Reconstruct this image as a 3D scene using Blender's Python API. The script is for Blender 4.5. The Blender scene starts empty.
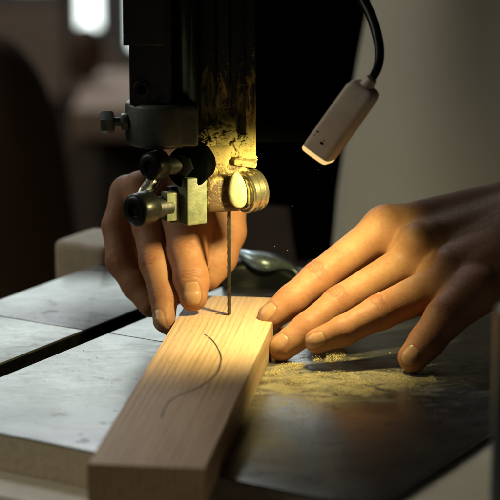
import bpy, bmesh, math, random
import numpy as np
from mathutils import Vector, Matrix
random.seed(4); rng = np.random.default_rng(4)
S = 0.01                                   # everything below is written in centimetres
scene = bpy.context.scene
COL = scene.collection
# ------------------------------------------------------------------ camera model
F = 2150.0; TH = math.atan(510/2150)
sn, cs = math.sin(TH), math.cos(TH)
CAM = Vector((1.23, -(126*cs-3.81*sn), 1.9+126*sn+3.81*cs))
def ray(u, v):
    a = (u-250)/F; b = -(v-250)/F
    return Vector((a, cs+b*sn, -sn+b*cs))
def ptz(u, v, z):
    r = ray(u, v); return CAM + r*((z-CAM.z)/r.z)
def pty(u, v, y):
    r = ray(u, v); return CAM + r*((y-CAM.y)/r.y)
def ptd(u, v, t=0.0):                       # t = centimetres behind the blade along the view
    return CAM + ray(u, v)*(126+t)
# table axes: A runs away along the mitre slot, B runs across
AL = math.radians(30.7)
AV = Vector((math.sin(AL), math.cos(AL), 0)); BV = Vector((math.cos(AL), -math.sin(AL), 0))
def ab(a, b, z=0): return AV*a + BV*b + Vector((0, 0, z))

# ------------------------------------------------------------------ materials
def mat(name):
    m = bpy.data.materials.new(name); m.use_nodes = True
    nt = m.node_tree; nt.nodes.clear()
    out = nt.nodes.new('ShaderNodeOutputMaterial'); p = nt.nodes.new('ShaderNodeBsdfPrincipled')
    nt.links.new(p.outputs[0], out.inputs[0])
    return m, nt, p
class NT:
    def __init__(s, nt): s.nt = nt
    def n(s, t, **k):
        nd = s.nt.nodes.new('ShaderNode'+t)
        for a, b in k.items(): setattr(nd, a, b)
        return nd
    def l(s, a, b): s.nt.links.new(a, b)
    def obj(s): return s.n('TexCoord').outputs['Object']
    def mp(s, src, scale, rot=(0,0,0)):
        m = s.n('Mapping'); m.inputs['Scale'].default_value = scale; m.inputs['Rotation'].default_value = rot
        s.l(src, m.inputs[0]); return m.outputs[0]
    def noise(s, src, scale, detail=4, rough=.55, dist=0):
        m = s.n('TexNoise'); m.inputs['Scale'].default_value = scale; m.inputs['Detail'].default_value = detail
        m.inputs['Roughness'].default_value = rough; m.inputs['Distortion'].default_value = dist
        s.l(src, m.inputs['Vector']); return m.outputs['Fac']
    def ramp(s, src, stops, interp='LINEAR'):
        m = s.n('ValToRGB'); r = m.color_ramp; r.interpolation = interp
        while len(r.elements) < len(stops): r.elements.new(.5)
        for e, (p, c) in zip(r.elements, stops):
            e.position = p; e.color = (c, c, c, 1) if isinstance(c, (int, float)) else (*c, 1)
        s.l(src, m.inputs[0]); return m.outputs['Color']
    def mix(s, fac, a, b, mode='MIX'):
        m = s.n('MixRGB', blend_type=mode)
        for i, x in enumerate((fac, a, b)):
            if hasattr(x, 'links'): s.l(x, m.inputs[i])
            else: m.inputs[i].default_value = x if i == 0 else (*x, 1)
        return m.outputs[0]
    def math(s, op, a, b=0.0):
        m = s.n('Math', operation=op)
        for i, x in enumerate((a, b)):
            if hasattr(x, 'links'): s.l(x, m.inputs[i])
            else: m.inputs[i].default_value = x
        return m.outputs[0]
    def bump(s, h, strength, dist, p, prev=None):
        b = s.n('Bump'); b.inputs['Strength'].default_value = strength; b.inputs['Distance'].default_value = dist
        s.l(h, b.inputs['Height'])
        if prev is not None: s.l(prev, b.inputs['Normal'])
        s.l(b.outputs[0], p.inputs['Normal']); return b.outputs[0]

def worn(name, c1, c2, rough=.5, metal=0.0, scale=120, bump=.15, rvar=.15, spec=.5, coat=0):
    m, nt, p = mat(name); q = NT(nt); o = q.obj()
    n1 = q.noise(o, scale, 6, .6); n2 = q.noise(o, scale*6, 4, .6)
    q.l(q.mix(q.ramp(n1, [(.35, 0), (.65, 1)]), c1, c2), p.inputs['Base Color'])
    r = q.ramp(n2, [(.3, max(.02, rough-rvar)), (.7, min(1, rough+rvar))])
    q.l(r, p.inputs['Roughness'])
    p.inputs['Metallic'].default_value = metal; p.inputs['Specular IOR Level'].default_value = spec
    q.bump(q.math('ADD', n1, n2), bump, .0006, p)
    return m
def emit(name, col, st):
    m, nt, p = mat(name)
    p.inputs['Base Color'].default_value = (*col, 1)
    p.inputs['Emission Color'].default_value = (*col, 1); p.inputs['Emission Strength'].default_value = st
    return m

# cast table: worn grey iron with oil and dust stains of its own
def table_mat():
    m, nt, p = mat('worn_cast_metal'); q = NT(nt); o = q.obj()
    big = q.noise(o, 16, 5, .6, .4); fine = q.noise(o, 260, 5, .65)
    scr = q.noise(q.mp(o, (40, 900, 40), (0, 0, AL)), 1.0, 3, .6)
    sp = q.noise(o, 75, 3, .5)
    base = q.mix(q.ramp(big, [(.35, 0), (.62, 1)]), (.17, .175, .17), (.27, .275, .27))
    base = q.mix(q.ramp(sp, [(.63, 0), (.70, .75)]), base, (.085, .08, .07))
    base = q.mix(q.ramp(fine, [(.56, 0), (.75, .25)]), base, (.15, .12, .085))
    base = q.mix(q.ramp(q.noise(q.mp(o, (24, 60, 24), (0, 0, .8)), 1.0, 6, .7, .8), [(.5, 0), (.72, .35)]), base, (.13, .11, .08))
    mp_ = q.n('Mapping'); mp_.inputs['Location'].default_value = (-.80, 1.72, 0); mp_.inputs['Scale'].default_value = (11, 19, 1); mp_.inputs['Rotation'].default_value = (0, 0, 0)
    q.l(o, mp_.inputs[0]); ln = q.n('VectorMath', operation='LENGTH'); q.l(mp_.outputs[0], ln.inputs[0])
    dn = q.noise(q.mp(o, (60, 110, 60), (0, 0, .25)), 1.0, 6, .7, .5)
    dk = q.math('ADD', q.math('MULTIPLY', q.math('SUBTRACT', 1.0, ln.outputs['Value']), .35), q.math('MULTIPLY', q.math('SUBTRACT', dn, .54), 1.6))
    dk = q.ramp(dk, [(.0, 0), (.3, .6)])
    base = q.mix(dk, base, (.30, .23, .10))
    q.l(base, p.inputs['Base Color'])
    q.l(q.math('SUBTRACT', .88, q.math('MULTIPLY', dk, .9)), p.inputs['Metallic'])
    p.inputs['Metallic'].default_value = .88
    smg = q.noise(q.mp(o, (30, 75, 30), (0, 0, .5)), 1.0, 5, .65, 1.2)
    r = q.math('ADD', q.ramp(smg, [(.36, .32), (.6, .25)]), q.math('MULTIPLY', q.ramp(fine, [(.35, 0), (.7, 1)]), .05))
    r = q.math('ADD', r, q.math('MULTIPLY', q.ramp(scr, [(.4, 0), (.7, 1)]), .05))
    q.l(q.math('ADD', r, q.math('MULTIPLY', dk, .5)), p.inputs['Roughness'])
    b = q.bump(fine, .06, .0002, p); b = q.bump(sp, .08, .0003, p, b); q.bump(scr, .04, .0002, p, b)
    return m

def wood_mat(name, c_light, c_dark, grain_rot=0.0, scale=1.0):
    m, nt, p = mat(name); q = NT(nt); o = q.obj()
    v = q.mp(o, (1, 1, 1), (0, 0, grain_rot))
    st = q.mp(v, (95*scale, 3.0*scale, 60*scale))
    warp = q.noise(st, 1.0, 3, .5, .3)
    w = q.n('TexWave', wave_type='BANDS', bands_direction='X', wave_profile='SAW')
    w.inputs['Scale'].default_value = 92*scale; w.inputs['Distortion'].default_value = 6
    w.inputs['Detail'].default_value = 2; w.inputs['Detail Scale'].default_value = .5
    q.l(q.mp(v, (1, .09, 1)), w.inputs['Vector'])
    fib = q.noise(q.mp(v, (2600*scale, 60*scale, 2600*scale)), 1.0, 3, .6)
    pores = q.noise(q.mp(v, (1500*scale, 110*scale, 1500*scale)), 1.0, 2, .5)
    brk = q.noise(q.mp(v, (70*scale, 9*scale, 70*scale)), 1.0, 4, .65)
    c = q.mix(q.math('MULTIPLY', q.ramp(w.outputs['Fac'], [(0, 0), (.55, .1), (.86, 1), (1, .15)]), q.ramp(brk, [(.38, .12), (.62, 1)])), c_light, c_dark)
    c = q.mix(q.ramp(q.noise(q.mp(v, (420*scale, 8*scale, 300*scale)), 1.0, 4, .6), [(.48, 0), (.72, .6)]), c, c_dark)
    c = q.mix(q.ramp(warp, [(.3, 0), (.8, .35)]), c, c_dark)
    c = q.mix(q.ramp(fib, [(.4, 0), (.75, .35)]), c, tuple(x*.55 for x in c_dark))
    c = q.mix(q.ramp(pores, [(.66, 0), (.74, .5)]), c, tuple(x*.35 for x in c_dark))
    q.l(c, p.inputs['Base Color'])
    p.inputs['Roughness'].default_value = .62; p.inputs['Specular IOR Level'].default_value = .3
    b = q.bump(fib, .25, .0003, p); q.bump(w.outputs['Fac'], .15, .0003, p, b)
    return m

def skin_mat():
    m, nt, p = mat('skin'); q = NT(nt); o = q.obj()
    n1 = q.noise(o, 55, 4, .6); n2 = q.noise(o, 420, 3, .6); n3 = q.noise(o, 1400, 2, .5)
    at = q.n('Attribute', attribute_name='flush'); fl = at.outputs['Fac']
    c = q.mix(q.ramp(n1, [(.35, 0), (.65, 1)]), (.375, .205, .11), (.29, .145, .075))
    c = q.mix(q.math('MULTIPLY', fl, .75), c, (.31, .12, .065))
    c = q.mix(q.ramp(n2, [(.52, 0), (.72, .4)]), c, (.25, .10, .06))
    cr = q.n('Attribute', attribute_name='crease')
    c = q.mix(q.math('MULTIPLY', cr.outputs['Fac'], .45), c, (.16, .05, .03))
    q.l(c, p.inputs['Base Color'])
    vo = q.n('TexVoronoi'); vo.inputs['Scale'].default_value = 1050; q.l(o, vo.inputs['Vector'])
    p.inputs['Subsurface Weight'].default_value = .1
    p.inputs['Subsurface Radius'].default_value = (1, .32, .16); p.inputs['Subsurface Scale'].default_value = .004
    q.l(q.ramp(n2, [(.3, .5), (.7, .68)]), p.inputs['Roughness'])
    p.inputs['Specular IOR Level'].default_value = .26
    b = q.bump(vo.outputs['Distance'], .11, .0004, p); b = q.bump(n2, .14, .0005, p, b); b = q.bump(n3, .25, .0003, p, b); q.bump(n1, .2, .0016, p, b)
    return m
def nail_mat():
    m, nt, p = mat('fingernail'); q = NT(nt); o = q.obj()
    n = q.noise(q.mp(o, (500, 500, 120)), 1, 3)
    q.l(q.mix(n, (.44, .25, .15), (.37, .19, .11)), p.inputs['Base Color'])
    p.inputs['Roughness'].default_value = .3; p.inputs['Subsurface Weight'].default_value = .15
    p.inputs['Subsurface Scale'].default_value = .002
    q.bump(n, .1, .0003, p)
    return m

def dusty(name, base, dust, lo, hi, gain=.5, metal=.0, rough=.35, streak=True):
    """dark painted metal with sawdust stuck to it, thicker towards its lower end"""
    m, nt, p = mat(name); q = NT(nt); o = q.obj()
    sx = q.n('SeparateXYZ'); q.l(o, sx.inputs[0])
    mr = q.n('MapRange'); q.l(sx.outputs['Z'], mr.inputs[0])
    mr.inputs[1].default_value = hi*S; mr.inputs[2].default_value = lo*S
    n1 = q.noise(q.mp(o, (260, 260, 70) if streak else (200, 200, 200)), 1, 6, .7, .6); n2 = q.noise(o, 900, 3, .6)
    k = q.math('ADD', q.math('MULTIPLY', mr.outputs[0], gain), q.math('SUBTRACT', n1, .62))
    k = q.math('ADD', k, q.math('MULTIPLY', q.math('SUBTRACT', n2, .5), .25))
    k = q.ramp(k, [(.0, 0), (.16, 1)])
    q.l(q.mix(k, base, dust), p.inputs['Base Color'])
    q.l(q.math('ADD', q.math('MULTIPLY', k, .5), rough), p.inputs['Roughness'])
    p.inputs['Metallic'].default_value = metal
    q.bump(q.math('ADD', k, n2), .5, .0006, p)
    return m

M = {}
M['table'] = table_mat()
M['wood'] = wood_mat('pale_maple', (.68, .46, .275), (.38, .23, .13), math.radians(7.5))
M['skin'] = skin_mat(); M['nail'] = nail_mat()
M['black'] = worn('black_painted_metal', (.005, .006, .006), (.009, .010, .010), .5, 0, 90, .12)
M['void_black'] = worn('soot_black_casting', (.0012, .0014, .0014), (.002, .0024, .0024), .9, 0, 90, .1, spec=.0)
M['black_gloss'] = worn('black_plastic', (.006, .007, .007), (.010, .011, .011), .36, 0, 90, .05, .06, spec=.3)
M['slot'] = worn('slot_dark', (.003, .003, .003), (.006, .006, .005), .95, 0, 90, .1, spec=.0)
M['grey_paint'] = worn('grey_green_paint', (.115, .125, .105), (.075, .085, .072), .42, .15, 160, .2)
M['green_paint'] = worn('pale_green_paint', (.17, .185, .11), (.10, .115, .07), .5, .1, 160, .25)
M['steel'] = worn('steel', (.42, .42, .40), (.30, .30, .28), .33, .9, 200, .1)
M['brass'] = worn('dusty_bearing_steel', (.60, .52, .30), (.45, .38, .2), .28, .85, 200, .15)
M['race'] = worn('polished_bearing_race', (.50, .46, .32), (.46, .42, .28), .26, .95, 150, .01, .04)
M['brown'] = dusty('brown_dusty_guide', (.085, .05, .024), (.40, .31, .12), 13.5, 8.4, .55, .2, .5, False)
M['plate'] = dusty('dusty_black_plate', (.005, .006, .006), (.46, .38, .12), 9.5, 18.0, .46, .1, .3)
M['block'] = dusty('dusty_guide_block', (.03, .028, .018), (.38, .32, .12), 10.5, 15, .9, .1, .5, False)
M['blade'] = worn('blade_steel', (.12, .115, .10), (.06, .055, .05), .35, .8, 300, .1)
M['felt'] = worn('pale_felt', (.33, .31, .18), (.20, .18, .10), .7, 0, 250, .3)
M['lampbody'] = worn('grimy_translucent_plastic', (.66, .54, .44), (.52, .42, .34), .45, 0, 70, .1)
M['particle'] = worn('rough_beige_board', (.74, .62, .43), (.60, .50, .34), .85, 0, 330, .5)
M['rail'] = worn('beige_rail', (.84, .76, .60), (.72, .64, .50), .5, 0, 100, .15)
M['bench'] = worn('beige_bench_top', (.85, .78, .63), (.78, .70, .56), .7, 0, 40, .15)
M['graphite'] = worn('graphite', (.02, .014, .01), (.012, .01, .008), .6, 0, 900, .1)
def cloth(name, c1, c2, sc=900):
    m, nt, p = mat(name); q = NT(nt); o = q.obj()
    n = q.noise(o, 6, 5, .6); w = q.noise(o, sc, 2, .5)
    q.l(q.mix(q.ramp(n, [(.3, 0), (.7, 1)]), c1, c2), p.inputs['Base Color'])
    p.inputs['Roughness'].default_value = .95; p.inputs['Specular IOR Level'].default_value = .1
    q.bump(w, .3, .001, p); return m
M['apron'] = cloth('grey_beige_canvas', (.84, .79, .66), (.76, .71, .59))
M['shirt'] = cloth('dark_shirt', (.035, .035, .035), (.02, .02, .022))
M['bag'] = cloth('dark_brown_cloth', (.14, .088, .06), (.10, .062, .044))

# ------------------------------------------------------------------ object helpers
ORG = {}
def tag(o, label=None, cat=None, group=None, kind=None):
    for k, v in (('label', label), ('category', cat), ('group', group), ('kind', kind)):
        if v: o[k] = v
    return o
def empty(name, loc, label, cat, group=None):
    o = bpy.data.objects.new(name, None); COL.objects.link(o); o.empty_display_size = .05
    o.location = Vector(loc)*S; ORG[o.name] = Vector(loc); return tag(o, label, cat, group)
def link(name, me, m, parent=None, org=None, smooth=True, angle=40):
    org = ORG[parent.name] if parent else Vector(org or (0, 0, 0))
    me.transform(Matrix.Scale(S, 4) @ Matrix.Translation(-org))
    o = bpy.data.objects.new(name, me); COL.objects.link(o)
    for x in (m if isinstance(m, list) else [m]): me.materials.append(x)
    if parent: o.parent = parent
    else: o.location = org*S
    ORG[o.name] = org
    if smooth: me.shade_smooth(); me.set_sharp_from_angle(angle=math.radians(angle))
    return o
def bobj(name, bm, m, parent=None, org=None, smooth=True, angle=40):
    bmesh.ops.recalc_face_normals(bm, faces=bm.faces)
    me = bpy.data.meshes.new(name); bm.to_mesh(me); bm.free()
    return link(name, me, m, parent, org, smooth, angle)
def frame(d):
    d = Vector(d).normalized(); up = Vector((0, 0, 1)) if abs(d.z) < .95 else Vector((1, 0, 0))
    x = d.cross(up).normalized(); y = x.cross(d).normalized(); return x, y, d
def lathe(bm, p0, p1, prof, n=48, cap=True, squash=1.0, phase=0):
    """prof: (fraction along the axis in cm from p0, radius)"""
    p0, p1 = Vector(p0), Vector(p1); x, y, d = frame(p1-p0); rings = []
    for s_, r in prof:
        c = p0 + d*s_
        rings.append([bm.verts.new(c + x*(r*math.cos(2*math.pi*i/n+phase)) + y*(r*squash*math.sin(2*math.pi*i/n+phase))) for i in range(n)])
    for a, b in zip(rings, rings[1:]):
        for i in range(n): bm.faces.new((a[i], a[(i+1) % n], b[(i+1) % n], b[i]))
    if cap:
        bm.faces.new(rings[0][::-1]); bm.faces.new(rings[-1])
def cyl(bm, p0, p1, r, r2=None, bev=.06, n=48, phase=0):
    L = (Vector(p1)-Vector(p0)).length; r2 = r if r2 is None else r2
    lathe(bm, p0, p1, [(0, r-bev), (bev*.3, r-bev*.3), (bev, r), (L-bev, r2), (L-bev*.3, r2-bev*.3), (L, r2-bev)], n, phase=phase)
def box(bm, c, size, ax=None, bev=.08, seg=3):
    """box centred on c, size along the three axes ax"""
    ax = ax or (Vector((1,0,0)), Vector((0,1,0)), Vector((0,0,1)))
    t = bmesh.new(); bmesh.ops.create_cube(t, size=1)
    for v in t.verts: v.co = Vector((v.co.x*size[0], v.co.y*size[1], v.co.z*size[2]))
    if bev: bmesh.ops.bevel(t, geom=list(t.edges), offset=bev, segments=seg, profile=.6, affect='EDGES')
    mp = {}
    for v in t.verts: mp[v.index] = bm.verts.new(Vector(c) + ax[0]*v.co.x + ax[1]*v.co.y + ax[2]*v.co.z)
    for f in t.faces: bm.faces.new([mp[v.index] for v in f.verts])
    t.free()
def slab(bm, poly, z0, z1, bev=.1, seg=2):
    """vertical prism over a plan polygon"""
    t = bmesh.new(); b = [t.verts.new((p[0], p[1], z0)) for p in poly]; u = [t.verts.new((p[0], p[1], z1)) for p in poly]
    t.faces.new(b[::-1]); t.faces.new(u); n = len(poly)
    for i in range(n): t.faces.new((b[i], b[(i+1) % n], u[(i+1) % n], u[i]))
    bmesh.ops.recalc_face_normals(t, faces=t.faces)
    if bev: bmesh.ops.bevel(t, geom=[e for e in t.edges if abs(e.verts[0].co.z-e.verts[1].co.z) < 1e-5 and e.verts[0].co.z > z1-1e-4], offset=bev, segments=seg, profile=.5, affect='EDGES')
    mp = {}
    for v in t.verts: mp[v.index] = bm.verts.new(v.co)
    for f in t.faces: bm.faces.new([mp[v.index] for v in f.verts])
    t.free()
def tube(bm, pts, radii, n=20, cap=True):
    pts = [Vector(p) for p in pts]
    if not hasattr(radii, '__len__'): radii = [radii]*len(pts)
    prev = None; rings = []
    for i, p in enumerate(pts):
        d = (pts[min(i+1, len(pts)-1)]-pts[max(i-1, 0)]).normalized()
        x, y, _ = frame(d)
        if prev is not None:
            x = (prev - d*prev.dot(d)).normalized(); y = d.cross(x)
        prev = x
        rings.append([bm.verts.new(p + (x*math.cos(2*math.pi*k/n)+y*math.sin(2*math.pi*k/n))*radii[i]) for k in range(n)])
    for a, b in zip(rings, rings[1:]):
        for i in range(n): bm.faces.new((a[i], a[(i+1) % n], b[(i+1) % n], b[i]))
    if cap: bm.faces.new(rings[0][::-1]); bm.faces.new(rings[-1])
def spline(pts, n=12):
    pts = [Vector(p) for p in pts]; P = [pts[0]*2-pts[1]]+pts+[pts[-1]*2-pts[-2]]; out = []
    for i in range(1, len(P)-2):
        for k in range(n):
            t = k/n; a, b, c, d = P[i-1:i+3]
            out.append(.5*((2*b)+(c-a)*t+(2*a-5*b+4*c-d)*t*t+(3*b-a-3*c+d)*t**3))
    out.append(pts[-1]); return out

# ------------------------------------------------------------------ the band saw
saw = empty('band_saw', (0, 2, 0), 'black band saw with worn grey metal table, guide post and thin upright blade', 'band saw')
# table: right-hand slab with mitre slot, left strip in two plates
def rounded(poly, rs, n=8):
    out = []; N = len(poly)
    for i, p in enumerate(poly):
        p = Vector(p); a = Vector(poly[i-1]); b = Vector(poly[(i+1) % N]); r = rs[i]
        if r == 0: out.append(p); continue
        u = (a-p).normalized(); w = (b-p).normalized(); s_, e_ = p+u*r, p+w*r
        for k in range(n+1):
            t = k/n; out.append(s_*(1-t)**2 + p*2*t*(1-t) + e_*t*t)
    return out
bm = bmesh.new()
main = rounded([ab(-19.9, -7.75), ab(-19.9, 20), ab(19, 20), ab(19, -7.75)], [0, 2.6, 1.5, 0])
slab(bm, main, -.12, 0, .06)
tbl = bobj('table', bm, M['table'], saw, smooth=True, angle=50)
bm = bmesh.new(); slab(bm, [ab(-19.9, -7.75), ab(-19.9, -9.4), ab(19, -9.4), ab(19, -7.75)], -1.6, -1.3, 0)
slab(bm, [ab(-19.8, -9.41), ab(-19.8, -9.58), ab(19, -9.58), ab(19, -9.41)], -1.6, -.125, 0)
slab(bm, [ab(-19.8, -7.74), ab(-19.8, -7.57), ab(19, -7.57), ab(19, -7.74)], -1.6, -.125, 0)
bobj('mitre_slot', bm, M['slot'], tbl, smooth=False)
for a0, a1 in ((-19.9, -1.45), (-1.35, 13.8)):
    bm = bmesh.new(); slab(bm, rounded([ab(a0, -18.2), ab(a0, -9.4), ab(a1, -9.4), ab(a1, -18.2)], [.5 if a0 < -10 else 0, 0, 0, .4]), -.12, 0, .05)
    bobj('table_plate', bm, M['table'], tbl, angle=50)
# rough board under the metal, showing as the front edge on the left, and the beige rail before it
bm = bmesh.new(); slab(bm, [ab(-19.95, -18), ab(-19.95, -9.6), ab(13, -9.6), ab(13, -18)], -3.6, -.125, .02)
slab(bm, [ab(-19.95, -9.59), ab(-19.95, -7.56), ab(13, -7.56), ab(13, -9.59)], -3.6, -1.61, 0)
slab(bm, [ab(-19.95, -7.55), ab(-19.95, 5.2), ab(13, 5.2), ab(13, -7.55)], -3.6, -.125, .02)
bobj('table_core', bm, M['particle'], saw, smooth=False)
bm = bmesh.new(); slab(bm, [ab(-19.8, 5.25), ab(-19.8, 19.66), ab(17, 19.66), ab(17, 5.25)], -.6, -.125, .02)
slab(bm, [ab(-19.2, 5.25), ab(-19.2, 18.8), ab(17, 18.8), ab(17, 5.25)], -3.6, -.61, .02)
bobj('table_rib', bm, worn('brown_underframe', (.24, .19, .14), (.15, .12, .09), .7), saw)
bm = bmesh.new(); box(bm, ab(-21.55, -6.5, -2.6), (24, 3.2, 1.3), (BV, AV, Vector((0, 0, 1))), .35, 4)
bobj('fence_rail', bm, M['rail'], saw)
bm = bmesh.new(); slab(bm, [ab(-1.15, -7.7), ab(-1.15, -2.5), ab(-1.25, -2.5), ab(-1.25, -7.7)], .001, .005, 0)
bobj('table_seam', bm, M['slot'], tbl, smooth=False)
# blade with teeth
bm = bmesh.new(); zz = np.arange(-2.0, 9.6, .22); w = .34
for sgn in (-1, 1):
    pass
prev = None
ydir = Vector((.5, .866, 0)).normalized(); xdir = Vector((.866, -.5, 0))
for k, z in enumerate(zz):
    tip = (.0, .035)[k % 2]
    row = [bm.verts.new(ydir*(.18)+xdir*.035+Vector((0, 0, z))), bm.verts.new(ydir*(.18)-xdir*.035+Vector((0, 0, z))),
           bm.verts.new(-ydir*(.12+tip)-xdir*.03+Vector((0, 0, z-tip))), bm.verts.new(-ydir*(.12+tip)+xdir*.03+Vector((0, 0, z-tip)))]
    if prev:
        for i in range(4): bm.faces.new((prev[i], prev[(i+1) % 4], row[(i+1) % 4], row[i]))
    prev = row
bobj('blade', bm, M['blade'], saw, smooth=False)

# guide post: square black bar in front, round bar beside it
def X(u, v, y): return pty(u, v, y)
post = None
bm = bmesh.new()
xl, xr = X(129, 60, -1.6).x, X(171, 60, -1.6).x; zb = X(150, 110, -1.6).z
box(bm, ((xl+xr)/2, -.4, zb+8.25), (xr-xl, 2.4, 16), None, .12)
post = bobj('guide_post', bm, M['black'], saw)
bm = bmesh.new(); xw = X(122.5, 20, -1.8).x; z0 = X(122.5, 46, -1.8).z
box(bm, (xw+1.2, -.3, z0+5), (2.4, 3.0, 10), None, .1); bobj('post_sleeve', bm, M['black'], post)
bm = bmesh.new(); h = X(142, 89, -1.6)
cyl(bm, (h.x, -1.5, h.z), (h.x, -1.78, h.z), .52, bev=.1); bobj('bolt_head', bm, M['black'], post)
bm = bmesh.new(); cyl(bm, (h.x, -1.79, h.z-.05), (h.x, -1.83, h.z-.05), .26, bev=.01); bobj('bolt_socket', bm, M['slot'], post)
bm = bmesh.new(); pc = X(184, 60, .6)
cyl(bm, (pc.x, .7, zb-1), (pc.x, .7, zb+16), .98); bobj('round_bar', bm, worn('dark_oily_bar', (.07, .08, .055), (.05, .06, .04), .2, .9, 60, .02, .05), saw)
# clamp collar
cc = X(161, 128, -.2); ztop = X(161, 106, -2.0).z; zbot = X(161, 150, -2.0).z
bm = bmesh.new(); L = ztop-zbot
lathe(bm, (cc.x, -.1, zbot), (cc.x, -.1, ztop), [(0, 1.75), (.05, 1.88), (.16, 2.0), (.3, 2.05), (L-.22, 2.05), (L-.08, 1.99), (L, 1.86), (L+.001, 1.3)], 72)
box(bm, (cc.x+.9, -.1, (ztop+zbot)/2), (2.5, 3.3, L-.2), None, .25)
collar = bobj('clamp_collar', bm, M['grey_paint'], saw)
bm = bmesh.new(); c0 = X(108, 122, -.8); xcol = cc.x-1.8
cyl(bm, (c0.x, -.8, c0.z), (xcol, -.8, c0.z+.05), .27, bev=.04)
cyl(bm, (xcol-.45, -.8, c0.z), (xcol, -.8, c0.z+.03), .5, bev=.1, n=32)
cyl(bm, (c0.x-.42, -.8, c0.z-.03), (c0.x+.36, -.8, c0.z), .66, bev=.16, n=6, phase=.4); bobj('clamp_bolt', bm, M['grey_paint'], collar, angle=30)
# horizontal adjusting rods with dark knobs
def knob(name, u, v, y, r, dirv, L, hole=.45, par=None):
    p = X(u, v, y); d = Vector(dirv).normalized()
    bm = bmesh.new(); bev = .12
    lathe(bm, p, p+d*L, [(.0, r*.45), (.0, r*.72), (.03, r*.80), (.10, r*.93), (.22, r), (L-.15, r), (L, r-.12)], 48, False)
    lathe(bm, p+d*.18, p+d*.0, [(0, r*.40), (.17, r*.45)], 6, False)
    lathe(bm, p+d*.15, p+d*.18, [(0, r*.5), (.02, r*.5)], 24)
    k = bobj(name, bm, M['black_gloss'], par or saw)
    return p, d, k
ax1 = (.55, .83, 0); ax2 = (.62, .78, .03)
gb = None
bm = bmesh.new(); c = X(191, 198, -1.3)
FR = (Vector((.90, .43, 0)), Vector((-.43, .90, 0)), Vector((0, 0, 1)))
FL = Vector((.93, -.36, 0)).normalized(); FN = Vector((.36, .93, 0)).normalized(); FX = (FL, FN, Vector((0, 0, 1)))
FX = (Vector((.86, .51, 0)), Vector((-.51, .86, 0)), Vector((0, 0, 1)))
box(bm, X(191, 199, -1.0), (1.3, 1.5, 2.75), FX, .1); guide = bobj('blade_guide_block', bm, M['green_paint'], saw)
bm = bmesh.new(); box(bm, X(170, 206, -1.5), (.78, .7, 1.65), FX, .08); bobj('guide_jaw', bm, M['green_paint'], guide)
bm = bmesh.new(); box(bm, X(181, 203, -.5), (1.6, .6, 2.1), FX, .08); bobj('guide_spacer', bm, M['black'], guide)
bm = bmesh.new(); p = X(187, 168, -1.5); d = Vector((.25, .97, 0)).normalized()
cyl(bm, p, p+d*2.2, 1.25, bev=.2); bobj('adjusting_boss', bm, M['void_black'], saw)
bm = bmesh.new(); q = p-d*.02
cyl(bm, q+Vector((-.15, -.0, .15)), q-d*.35+Vector((-.15, 0, .15)), .62, bev=.12, n=6, phase=.2); bobj('locking_nut', bm, M['black_gloss'], guide, angle=30)
bm = bmesh.new(); a = X(152, 167, -1.9); cyl(bm, a, X(186, 164, -1.2), .55); bobj('adjusting_rod', bm, M['black'], guide)
knob('adjusting_knob', 148.5, 167, -2.9, .80, ax1, 1.3)
bm = bmesh.new(); a = X(137, 210, -2.8); cyl(bm, X(145, 209, -2.2), X(170, 206, -1.3), .62, bev=.1); bobj('lower_rod', bm, M['black'], guide)
knob('adjusting_knob', 133.5, 211, -3.0, .94, ax2, 1.5)
# bright knurled screw between the knobs
bm = bmesh.new(); a, b = X(143, 197, -.9), X(156, 179, -.4); x, y, d = frame(b-a); Lk = (b-a).length; prof = []
N = 30; rings = []
for s_ in np.linspace(0, Lk, 5):
    r0 = .42 if .05 < s_ < Lk-.05 else .36
    rings.append([bm.verts.new(a+d*s_+(x*math.cos(2*math.pi*i/N)+y*math.sin(2*math.pi*i/N))*(r0+(.05 if i % 3 == 0 else 0))) for i in range(N)])
for r1, r2 in zip(rings, rings[1:]):
    for i in range(N): bm.faces.new((r1[i], r1[(i+1) % N], r2[(i+1) % N], r2[i]))
bm.faces.new(rings[0][::-1]); bm.faces.new(rings[-1]); bobj('knurled_screw', bm, M['steel'], guide, smooth=False)
# brown bearing carrier, felt lobe, bearing with grooved race
bm = bmesh.new(); c = X(222, 192, -.1)
box(bm, c, (2.4, 1.7, 2.15), (Vector((.97, .24, 0)), Vector((-.24, .97, 0)), Vector((0, 0, 1))), .5, 5)
box(bm, X(214, 166, .6), (2.0, 1.6, 2.6), None, .4, 4)
box(bm, X(225, 172, .5), (2.6, 1.4, 1.2), (Vector((.93, 0, .36)), Vector((0, 1, 0)), Vector((-.36, 0, .93))), .3, 4)
bobj('bearing_carrier', bm, M['brown'], saw)
bd = Vector((.80, .60, .05)).normalized(); bc = X(240.5, 193, -.5)
bm = bmesh.new()
R = 1.24
lathe(bm, bc, bc+bd*1.9, [(0, .6), (.0, .95), (.05, 1.02), (.08, .9), (.14, .9), (.16, R-.08), (.24, R), (.46, R), (.50, R-.08), (.56, R-.08), (.60, R), (.84, R), (.88, R-.07), (.94, R-.07), (.98, R-.01), (1.16, R-.03), (1.25, R-.14)], 72)
bearing = bobj('guide_bearing', bm, M['race'], saw, angle=25)
bm = bmesh.new(); lp = X(237.5, 190, -1.1)
t = bmesh.new(); bmesh.ops.create_uvsphere(t, u_segments=28, v_segments=18, radius=1)
mp = {}
for v in t.verts:
    w_ = 1 + .25*(-v.co.z)
    mp[v.index] = bm.verts.new(lp + Vector((.93, .36, 0)).normalized()*(v.co.x*.56*w_+.10*v.co.z*-1) + Vector((-.55, .82, 0))*(v.co.y*.30) + Vector((0, 0, 1))*(v.co.z*1.08))
for f in t.faces: bm.faces.new([mp[v.index] for v in f.verts])
t.free(); bobj('felt_wiper', bm, M['felt'], bearing)
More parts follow.
